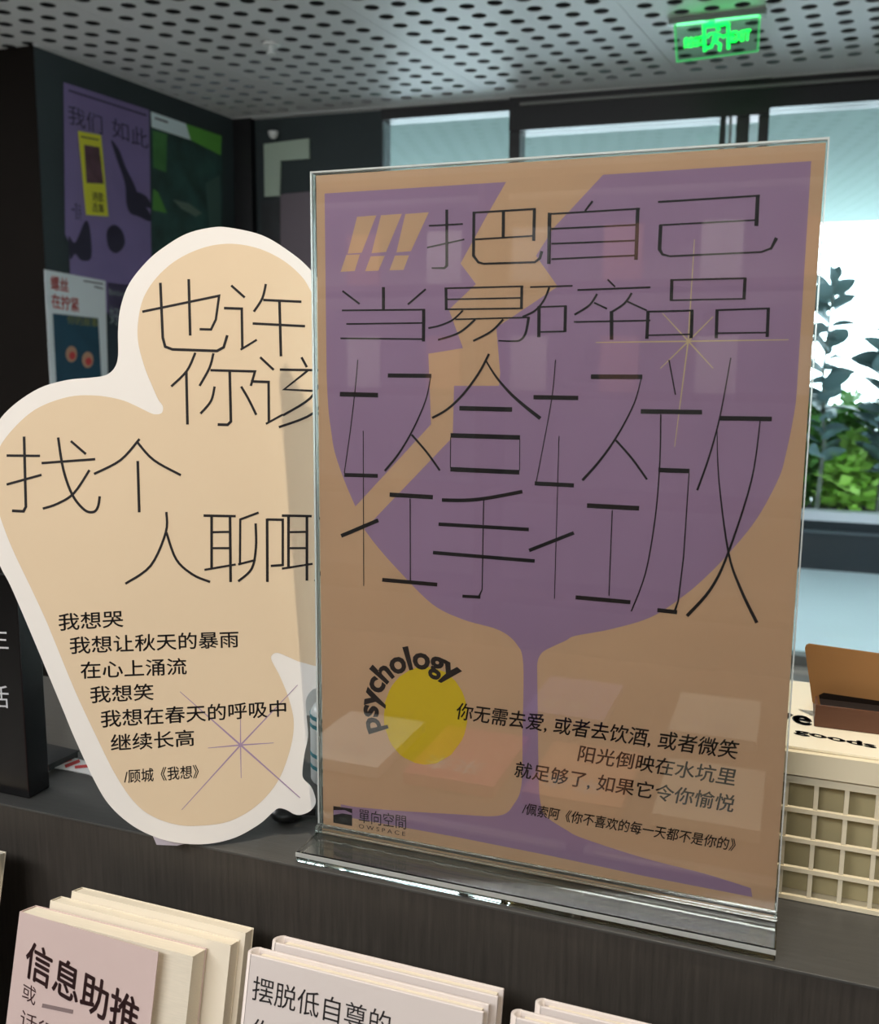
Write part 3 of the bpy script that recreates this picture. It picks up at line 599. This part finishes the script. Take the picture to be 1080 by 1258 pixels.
# white bottle peeping out behind
def bottle(name, x, y, r, h, label, bands):
    t = thing(name, (x, y, KZ), label, 'bottle'); prof = [(r * .96, 0), (r, .002), (r, h * .74), (r * .85, h * .82), (r * .42, h * .86)]
    vs, fs = [], []; sg = 20
    for rr, z in prof:
        for i in range(sg): vs.append((x + rr * math.cos(2 * math.pi * i / sg), y + rr * math.sin(2 * math.pi * i / sg), KZ + .0002 + z))
    for j in range(len(prof) - 1):
        for i in range(sg): fs.append((j * sg + i, j * sg + (i + 1) % sg, (j + 1) * sg + (i + 1) % sg, (j + 1) * sg + i))
    mesh('body', vs, fs, mwhite, t, True); cyl('cap', (x, y, KZ + h * .86), r * .5, h * .14, mwhite, t)
    teal = mat('teal_print', srgb(70, 140, 150), 0.6)
    for z in bands: cyl('label_band', (x, y, KZ + z), r * 1.01, 0.0032, teal, t)
bottle('white_bottle', -0.330, 0.660, 0.020, 0.075, 'white bottle with teal bands half hidden behind the acrylic stand', (0.012, 0.022, 0.046, 0.053))
Pc2 = Pk.hit(49, 912)
bottle('white_bottle', Pc2.x - .009, Pc2.y + .06, 0.010, 0.032, 'tiny white bottle behind the upright black box', ())

# ================================================================== BASKET WITH BOX
plast = mat('cream_plastic', srgb(226, 214, 184), 0.4)
bk = thing('plastic_basket', (0.03, 0.66, KZ), 'cream plastic basket with square grid sides on the counter', 'basket')
bx0, bx9, by0, by9 = -0.165, 0.205, 0.602, 0.742; gz0, gz1 = KZ + .0005, CZ - .252
pitch = 0.0173; n_ = int((bx9 - bx0) / pitch)
xo = 0.0268
bars = []
x = xo - pitch * 11
while x < bx9:
    if x > bx0:
        for yy in (by0, by9 - .0024):
            o = box('grid_upright', x - .0013, yy, gz0, x + .0013, yy + .0024, gz1, plast, bk)
    x += pitch
for yv in range(8):
    yy = by0 + .0024 + (by9 - by0 - .0048) * (yv + .5) / 8
    for xx in (bx0, bx9 - .0024): box('grid_upright', xx, yy - .0013, gz0, xx + .0024, yy + .0013, gz1, plast, bk)
for z in (gz0 + .0014, gz0 + .0205, gz0 + .0402, gz0 + .0598, gz1 - .001):
    h = .0014 if z < gz1 - .01 else .0022
    multi('grid_rail', [(bx0, by0 - .0006, z - h, bx9, by0 + .0024, z + h), (bx0, by9 - .0024, z - h, bx9, by9, z + h), (bx0, by0, z - h, bx0 + .0024, by9, z + h), (bx9 - .0024, by0, z - h, bx9, by9, z + h)], plast, bk)
rz0, rz1 = CZ - .2495, CZ - .235
multi('rim', [(bx0 - .004, by0 - .0015, rz0, bx9 + .004, by0 + .0015, rz1), (bx0 - .004, by9 - .0015, rz0, bx9 + .004, by9 + .0015, rz1), (bx0 - .004, by0, rz0, bx0 - .001, by9, rz1), (bx9 + .001, by0, rz0, bx9 + .004, by9, rz1),
              (bx0 - .003, by0 - .0004, rz1 - .0024, bx9 + .003, by0 + .012, rz1 - .0003)], plast, bk)
box('floor_panel', bx0, by0, gz0, bx9, by9, gz0 + .0015, plast, bk)
cb = thing('lidded_carton', (0.03, 0.67, KZ + .002), 'cream carton with bold black letters filling the plastic basket', 'carton')
khaki = mat('khaki_card', srgb(176, 164, 124), 0.7)
box('carton_body', bx0 + .006, by0 + .010, KZ + .0025, bx9 - .006, by9 - .006, rz1 - .004, khaki, cb)
box('lid', bx0 + .002, by0 + .004, rz1 + .0001, bx9 - .002, by9 - .004, rz1 + .0015, mat('ivory_lid', srgb(236, 226, 200), 0.5), cb)
LT = Plane((0, 0, rz1 + .0016), (1, 0, 0), N=(0, 0, 1), V=(0, 1, 0))
def top_text(body, a, b, depth):
    A, B = LT.hit(*a), LT.hit(*b); text('lettering', body, A, B, depth, LT.N, M['ink'], cb, up=(0, 1, 0), bold=.04, w=.0001)
top_text('have', (906, 876), (998, 893), 0.026)
top_text('goods', (975, 902), (1078, 922), 0.011)
# brown open box standing on the lid
kr = mat('brown_card', srgb(158, 112, 62), 0.6, noise=(20, 0.05)); krd = mat('dark_brown_card', srgb(92, 56, 34), 0.6)
bz0 = rz1 + .0018
br = thing('brown_card_box', (0.07, 0.66, bz0), 'open brown card box with its lid flap standing, on top of the cream carton', 'box')
BF = Plane((0, 0.646, 0), (1, 0, 0)); xl = BF.hit(1000, 895).x
zt = BF.hit(1003, 866).z
box('front_wall', xl, 0.646, bz0, xl + .12, 0.6475, zt, krd, br)
kin = mat('shaded_box_inside', srgb(30, 17, 11), 0.8)  # shade inside the open box is put into this darkened brown
box('side_wall', xl, 0.6475, bz0, xl + .0015, 0.702, zt, krd, br)
box('side_wall', xl + .1185, 0.6475, bz0, xl + .12, 0.702, zt, krd, br)
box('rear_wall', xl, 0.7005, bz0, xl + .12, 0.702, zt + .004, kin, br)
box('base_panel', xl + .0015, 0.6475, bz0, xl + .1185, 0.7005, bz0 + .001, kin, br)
BL = Plane((0, 0.664, 0), (1, 0, 0))
flap = [(1003, 868), (998, 862), (989, 797), (990.5, 792.5), (994, 791), (1080, 803), (1190, 820), (1190, 885), (1080, 861), (1012, 851), (1006, 854), (1008, 866)]
fill('lid_flap', BL, flap, 0.0, kr, br, 0.0014)

# ================================================================== BOOKS IN THE RACK
pages = mat('book_pages', srgb(220, 210, 190), 0.8, noise=(90, 0.05, (1, 14, 14)))
cov_pink = mat('pinkish_cover', srgb(206, 184, 178), 0.5, noise=(8, 0.03)); cov_grey = mat('pale_grey_cover', srgb(214, 204, 198), 0.5, noise=(8, 0.02)); cov_ivory = mat('ivory_cover', srgb(226, 216, 196), 0.5)
def book(label, xl_, xr_, ytop, ztop, tilt, thick, H, cover, kind='paperback', group='books leaning in the counter rack', loose=False, slope=0.0):
    """a book standing face out; front cover's top edge at (xl..xr, ytop, ztop); leaning back by tilt"""
    t = thing('book', ((xl_ + xr_) / 2, ytop, ztop - H), label, 'book', group)
    up = Vector((0, math.sin(tilt), math.cos(tilt))); bkv = Vector((0, math.cos(tilt), -math.sin(tilt)))
    X = Vector((1, 0, slope)).normalized()
    T = Vector((xl_, ytop, ztop))
    def bx(name, a0, a1, h0, h1, d0, d1, m, bev=0):
        vs = [T + X * a + bkv * d + up * (-h) for h in (h1, h0) for (a, d) in ((a0, d0), (a1, d0), (a1, d1), (a0, d1))]
        o = mesh(name, vs, BOXF, m, t)
        return bevel(o, bev) if bev else o
    Wd = xr_ - xl_; c = 0.0012
    if kind == 'paperback':
        cv = Wd * (0.845 if loose else 1.0)
        if loose:   # front cover sprung open a little at the top right
            vs = []
            for d in (0, .0006):
                for (a, h, dd) in ((0, 0, 0), (cv, 0, -.0065), (cv, H, -.0065), (0, H, 0)):
                    vs.append(T + X * a + up * (-h) + bkv * (dd + d))
            fc = mesh('front_cover', vs, [(3, 2, 1, 0), (4, 5, 6, 7)] + [(i, (i + 1) % 4, (i + 1) % 4 + 4, i + 4) for i in range(4)], cover, t)
        else: fc = bx('front_cover', 0, Wd, 0, H, 0, .0006, cover)
        bx('page_block', .0006, Wd - .0005, .0006, H - .0005, .0007, thick - .0007, pages)
        bx('back_cover', 0, Wd, 0, H, thick - .0006, thick, cover); bx('spine', -.0006, 0, 0, H, 0, thick, cover)
    else:
        fc = bx('front_cover', 0, Wd, 0, H, 0, .0022, cover, .0006); bx('back_cover', 0, Wd, 0, H, thick - .0022, thick, cover, .0006)
        bx('page_block', .003, Wd - .003, .0025, H - .003, .0023, thick - .0023, pages)
        vs, fs = [], []
        for h in (0, H):
            for i in range(9):
                a = math.pi * i / 8; vs.append(T + X * (-math.sin(a) * .0042) + bkv * (thick / 2 - math.cos(a) * thick / 2) + up * (-h))
            for i in range(9):
                a = math.pi * i / 8; vs.append(T + X * (-math.sin(a) * .0028 + .0012) + bkv * (thick / 2 - math.cos(a) * (thick / 2 - .0012)) + up * (-h))
        for i in range(8): fs += [(i, i + 1, i + 19, i + 18), (i + 9, i + 27, i + 28, i + 10), (i, i + 9, i + 10, i + 1)]
        mesh('spine', vs, fs, cover, t, True)
    return fc, T, X, up, -bkv
def bl(x, y, k): 
    r = ray(x, y); return CAM + r * (k / r.y)
t1 = math.radians(14)
def stack(specs):
    for s in specs: pass
# left stack of three
A = bl(25, 1120, .462); B = bl(237, 1188, .462)
b1, T1, X1v, U1, N1 = book('book titled in heavy dark letters, front of the left stack, cover sprung open', A.x, B.x + .0005, .462, A.z, t1, .0150, .205, cov_pink, loose=True)
book('middle book of the left stack of three pale paperbacks', A.x + .010, B.x + .0165, .4795, A.z + .0005, t1, .0105, .205, cov_ivory)
book('rearmost book of the left stack of three pale paperbacks', A.x + .018, B.x + .020, .4915, A.z + .0025, t1, .0105, .205, cov_ivory)
CP = Plane(T1, X1v, V=U1); CP.N = N1
inkr = mat('dark_maroon_ink', srgb(62, 34, 34), 0.6)
def cover_text(body, a, b, h, m, T=None, bold=0.0, pl=None, par=None, lift=.0002):
    ptext('title_lettering', pl, body, a, b, h, m, par, w=lift, bold=bold)
# loose cover swings forward: lettering follows its own plane
q0, q1, q2 = T1 + X1v * 0, T1 + X1v * ((B.x + .0005 - A.x) * .845) + N1 * .0065, T1 - U1 * .205
LP = Plane(q0, (q1 - q0).normalized(), V=(q0 - q2).normalized()); LP.N = LP.U.cross(LP.V).normalized()
if LP.N.y > 0: LP.N = -LP.N
cover_text('信息助推', (29, 1199), (168, 1278), 48, inkr, pl=LP, par=b1, bold=.018, lift=.0002)
cover_text('或', (27, 1226), (43, 1236), 22, inkr, pl=LP, par=b1, lift=.0002)
cover_text('话得', (24, 1262), (66, 1285), 24, inkr, pl=LP, par=b1, lift=.0002)
strokes('title_dash', LP, [(0, 0, 1, [([(52, 1235), (90, 1243)], 5)])], .0002, mat('grey_ink', srgb(130, 112, 110), 0.6), b1)
# middle pair of hardbacks
A = bl(308, 1172, .462); B = bl(594, 1243, .462)
b2, T2, X2, U2, N2 = book('pale pink-grey hardback titled in thin black letters, front of the middle pair', A.x, B.x, .462, A.z, t1, .0130, .205, cov_grey, kind='hardback')
A2 = bl(338, 1158, .480); B2 = bl(612, 1222, .480)
book('pale hardback standing behind the front one of the middle pair', A2.x, B2.x, .480, A2.z, t1, .0140, .205, cov_grey, kind='hardback')
CQ = Plane(T2, X2, V=U2); CQ.N = N2
cover_text('摆脱低自尊的', (309, 1228), (478, 1276), 31, M['ink'], pl=CQ, par=b2, bold=-.004)
cover_text('你', (307, 1277), (334, 1284), 28, M['ink'], pl=CQ, par=b2)
# right pair
A = bl(634, 1250, .462)
book('front hardback of the right pair at the bottom of the rack', A.x, A.x + .145, .462, A.z, t1, .0120, .205, cov_grey, kind='hardback')
A = bl(664, 1236, .480)
book('rear hardback of the right pair at the bottom of the rack', A.x, A.x + .145, .480, A.z, t1, .0120, .205, cov_grey, kind='hardback')
# far left book, only its right edge in view
A = bl(-13, 1053, .49)
book('tall pale book at the far left edge, only its right side in view', A.x - .145, A.x, .49, A.z, t1, .016, .225, cov_ivory)

# ================================================================== POSTERS ON THE LEFT WALL
Lw = Plane(L.O + L.N * .004, (0.0932, 0.9956, 0), N=L.N)
def wp(px, py): return (px, py)
pm1 = mat('purple_poster', srgb(128, 112, 160), 0.6, noise=(6, 0.05)); darkp = mat('poster_dark', srgb(40, 36, 58), 0.6)
p1 = thing('wall_poster', Lw.hit(135, 220), 'tall purple poster with dark dancing shapes on the left wall', 'poster')
p1 = fill('sheet', Lw, [(78, 101), (183, 135), (187, 400), (150, 400), (86, 345), (85, 298), (80, 288)], .001, pm1, p1, .001)
ptext('lettering', Lw, '我们', (84, 152), (126, 166), 24, darkp, p1, w=.0015)
ptext('lettering', Lw, '如此', (138, 168), (182, 184), 24, darkp, p1, w=.0015)
ptext('lettering', Lw, '一首诗', (88, 268), (100, 272), 22, darkp, p1, w=.0015)
strokes('small_print', Lw, [(0, 0, 1, [([(84, 111), (180, 142)], 2.0)])], .0015, darkp, p1)
fill('dark_shape', Lw, catmull([(136, 172), (146, 184), (154, 205), (164, 225), (172, 245), (184, 262), (184, 272), (170, 266), (160, 262), (155, 250), (153, 225), (143, 195)], True, 4), .0015, darkp, p1)
fill('dark_shape', Lw, catmull([(166, 236), (178, 240), (185, 250), (184, 256), (172, 250)], True, 4), .0015, darkp, p1)
fill('dark_shape', Lw, catmull([(84, 290), (92, 298), (104, 272), (110, 280), (112, 316), (100, 320), (92, 312), (86, 318)], True, 4), .0015, darkp, p1)
fill('dark_shape', Lw, catmull([(131, 284), (140, 276), (150, 284), (153, 300), (143, 311), (133, 304)], True, 4), .0015, darkp, p1)
p2 = thing('wall_poster', Lw.hit(230, 220), 'dark green poster with a white and green heading strip on the left wall', 'poster')
p2 = fill('sheet', Lw, [(185, 137), (273, 168), (273, 330), (187, 330)], .001, mat('dark_green_poster', srgb(40, 72, 66), 0.6, noise=(7, 0.45)), p2, .001)
fill('white_strip', Lw, [(185, 137), (228, 152), (234, 172), (186, 156)], .0015, mat('pale_strip', srgb(220, 236, 238), 0.6), p2)
fill('green_strip', Lw, [(228, 152), (272, 167), (271, 191), (234, 172)], .0015, mat('green_strip', srgb(96, 168, 66), 0.6), p2)
gs = mat('grass_print', srgb(78, 140, 58), 0.6)
fill('green_patch', Lw, [(187, 160), (205, 165), (204, 212), (188, 206)], .0015, mat('mid_green_print', srgb(66, 122, 62), 0.6, noise=(9, .3)), p2)
fill('green_patch', Lw, [(188, 232), (194, 236), (205, 262), (187, 258)], .0015, gs, p2)
fill('pale_patch', Lw, [(212, 245), (232, 250), (248, 262), (240, 266), (222, 256)], .0015, mat('grey_green_print', srgb(96, 116, 104), 0.6), p2)
fill('pale_patch', Lw, [(252, 225), (270, 215), (272, 300), (258, 290)], .0015, mat('grey_green_print2', srgb(64, 92, 84), 0.6), p2)
strokes('small_print', Lw, [(0, 0, 1, [([(190, 145), (206, 150.5)], 2.2)])], .002, darkp, p2)
ylw = mat('yellow_print', srgb(216, 214, 52), 0.6)
p3 = thing('bookmark_card', Lw.hit(113, 215), 'narrow yellow bookmark card with a small picture hung over the purple poster', 'bookmark')
p3 = fill('card', Lw, [(95, 161), (123, 166), (132, 266), (105, 264)], .006, ylw, p3, .002)
fill('picture', Lw, [(102, 178), (121, 181), (126, 226), (105, 225)], .0065, mat('brown_picture', srgb(92, 62, 72), 0.6, noise=(18, .3)), p3)
ptext('lettering', Lw, '诗歌', (112, 247), (126, 249), 12, darkp, p3, w=.007)
ptext('lettering', Lw, '选集', (112, 260), (127, 262), 11, darkp, p3, w=.007)
strokes('small_print', Lw, [(0, 0, 1, [([(98, 168), (120, 172)], 1.6)])], .0067, darkp, p3)
p4 = thing('wall_poster', Lw.hit(95, 410), 'white poster with red Chinese title and a teal picture on the left wall', 'poster')
p4 = fill('sheet', Lw, [(54, 331), (129, 345), (133, 500), (63, 500)], .003, mat('white_poster', srgb(226, 234, 236), 0.6), p4, .002)
rm = mat('red_title', srgb(208, 64, 60), 0.6)
ptext('lettering', Lw, '螺丝', (62, 356), (84, 360), 18, rm, p4, bold=.02, w=.0035)
ptext('lettering', Lw, '在拧紧', (63, 378), (97, 384), 18, rm, p4, bold=.02, w=.0035)
fill('picture', Lw, [(64, 385), (120, 391), (126, 500), (70, 500)], .0034, mat('teal_picture', srgb(22, 70, 92), 0.6, noise=(8, .15)), p4)
ptext('lettering', Lw, '你的故事', (82, 398), (120, 402), 11, mat('olive_print', srgb(140, 140, 60), 0.6), p4, w=.0038)
orange = mat('peach_print', srgb(196, 150, 120), 0.6)
for cx, cy in ((87, 435), (107, 442)):
    fill('pale_figure', Lw, [(cx + 7 * math.cos(a * math.pi / 8), cy + 10 * math.sin(a * math.pi / 8)) for a in range(16)], .0038, orange, p4)
    fill('pale_figure', Lw, [(cx + 1 + 4 * math.cos(a * math.pi / 6), cy + 2 + 5 * math.sin(a * math.pi / 6)) for a in range(12)], .0042, rm, p4)
strokes('small_print', Lw, [(0, 0, 1, [([(102, 345), (126, 349)], 1.6), ([(115, 352), (126, 355)], 1.6)])], .0035, darkp, p4)
p5 = thing('wall_poster', Lw.hit(145, 400), 'dark poster with white print beside the white poster, half behind the card', 'poster')
p5 = fill('sheet', Lw, [(132, 347), (180, 353), (182, 500), (134, 500)], .001, mat('slate_poster', srgb(42, 56, 66), 0.6), p5, .001)
pw = mat('pale_print', srgb(150, 165, 165), 0.6)
ptext('lettering', Lw, 'book', (134, 362), (164, 366), 8, pw, p5, w=.0015)
ptext('lettering', Lw, '好书', (135, 398), (160, 402), 22, pw, p5, w=.0015)

# ================================================================== THE SHOP BEHIND THE PHOTOGRAPHER (seen in the acrylic's reflections)
bc = thing('bookcase', (-1.3, -2.9, 0), 'tall dark bookcase with lit shelves behind the photographer, seen only as reflection', 'bookcase')
wd = mat('walnut', srgb(90, 66, 48), 0.6)
for z in (0.0, .45, .9, 1.35, 1.8, 2.25): box('shelf', -4.2, -3.2, z, 1.6, -2.85, z + .03, wd, bc)
for x in (-4.2, -2.75, -1.3, .15, 1.57): box('upright', x, -3.2, .03, x + .03, -2.85, 2.28, wd, bc)
rn = random.Random(5); cols = [mat('spare_cover', srgb(*c), .5) for c in ((230, 220, 205), (214, 150, 120), (190, 190, 200), (236, 232, 220), (170, 120, 130))]
for z in (1.38, 1.83):
    for i in range(14):
        x = -3.9 + i * .39; ci = rn.randrange(5)
        o = box('shop_book', x, -2.95, z, x + .16, -2.93, z + .23, cols[ci], loc=(x + .08, -2.94, z)); props(o, '%s face-out book, %s from the left on the %s lit shelf behind the photographer' % (('cream', 'orange', 'grey', 'white', 'dusky pink')[ci], ORD[i], 'lower' if z < 1.5 else 'upper'), 'book', 'face-out books on the rear bookcase')
tb = thing('display_table', (-0.4, -0.75, 0), 'low wooden display table in front of the counter, seen only as reflection', 'table')
box('table_top', -1.3, -1.25, .72, .6, -.25, .75, wd, tb)
for x in (-1.28, .54):
    for y in (-1.23, -.31): box('leg', x, y, 0, x + .04, y + .04, .72, wd, tb)
for i, (x, y, c, nm) in enumerate(((-.62, -.62, (216, 92, 104), 'crimson'), (-.40, -.62, (224, 150, 110), 'orange'), (-.18, -.62, (226, 214, 190), 'cream'), (.04, -.62, (222, 205, 196), 'pale pink'), (-.84, -.62, (232, 228, 218), 'white'), (-.5, -1.0, (170, 150, 190), 'lilac'), (-.2, -1.0, (232, 226, 205), 'ivory'))):
    b_ = thing('shop_book', (x + .08, y + .11, .75), nm + ' book lying on the low display table, seen only as reflection', 'book', 'books on the display table')
    box('cover', x, y, .7505, x + .17, y + .24, .772, mat(nm.replace(' ', '_') + '_cover', srgb(*c), .45), b_)
    text('lettering', '未来', (x + .02, y + .15, .7725), (x + .13, y + .15, .7725), .06, (0, 0, 1), mw, b_, up=(0, 1, 0))
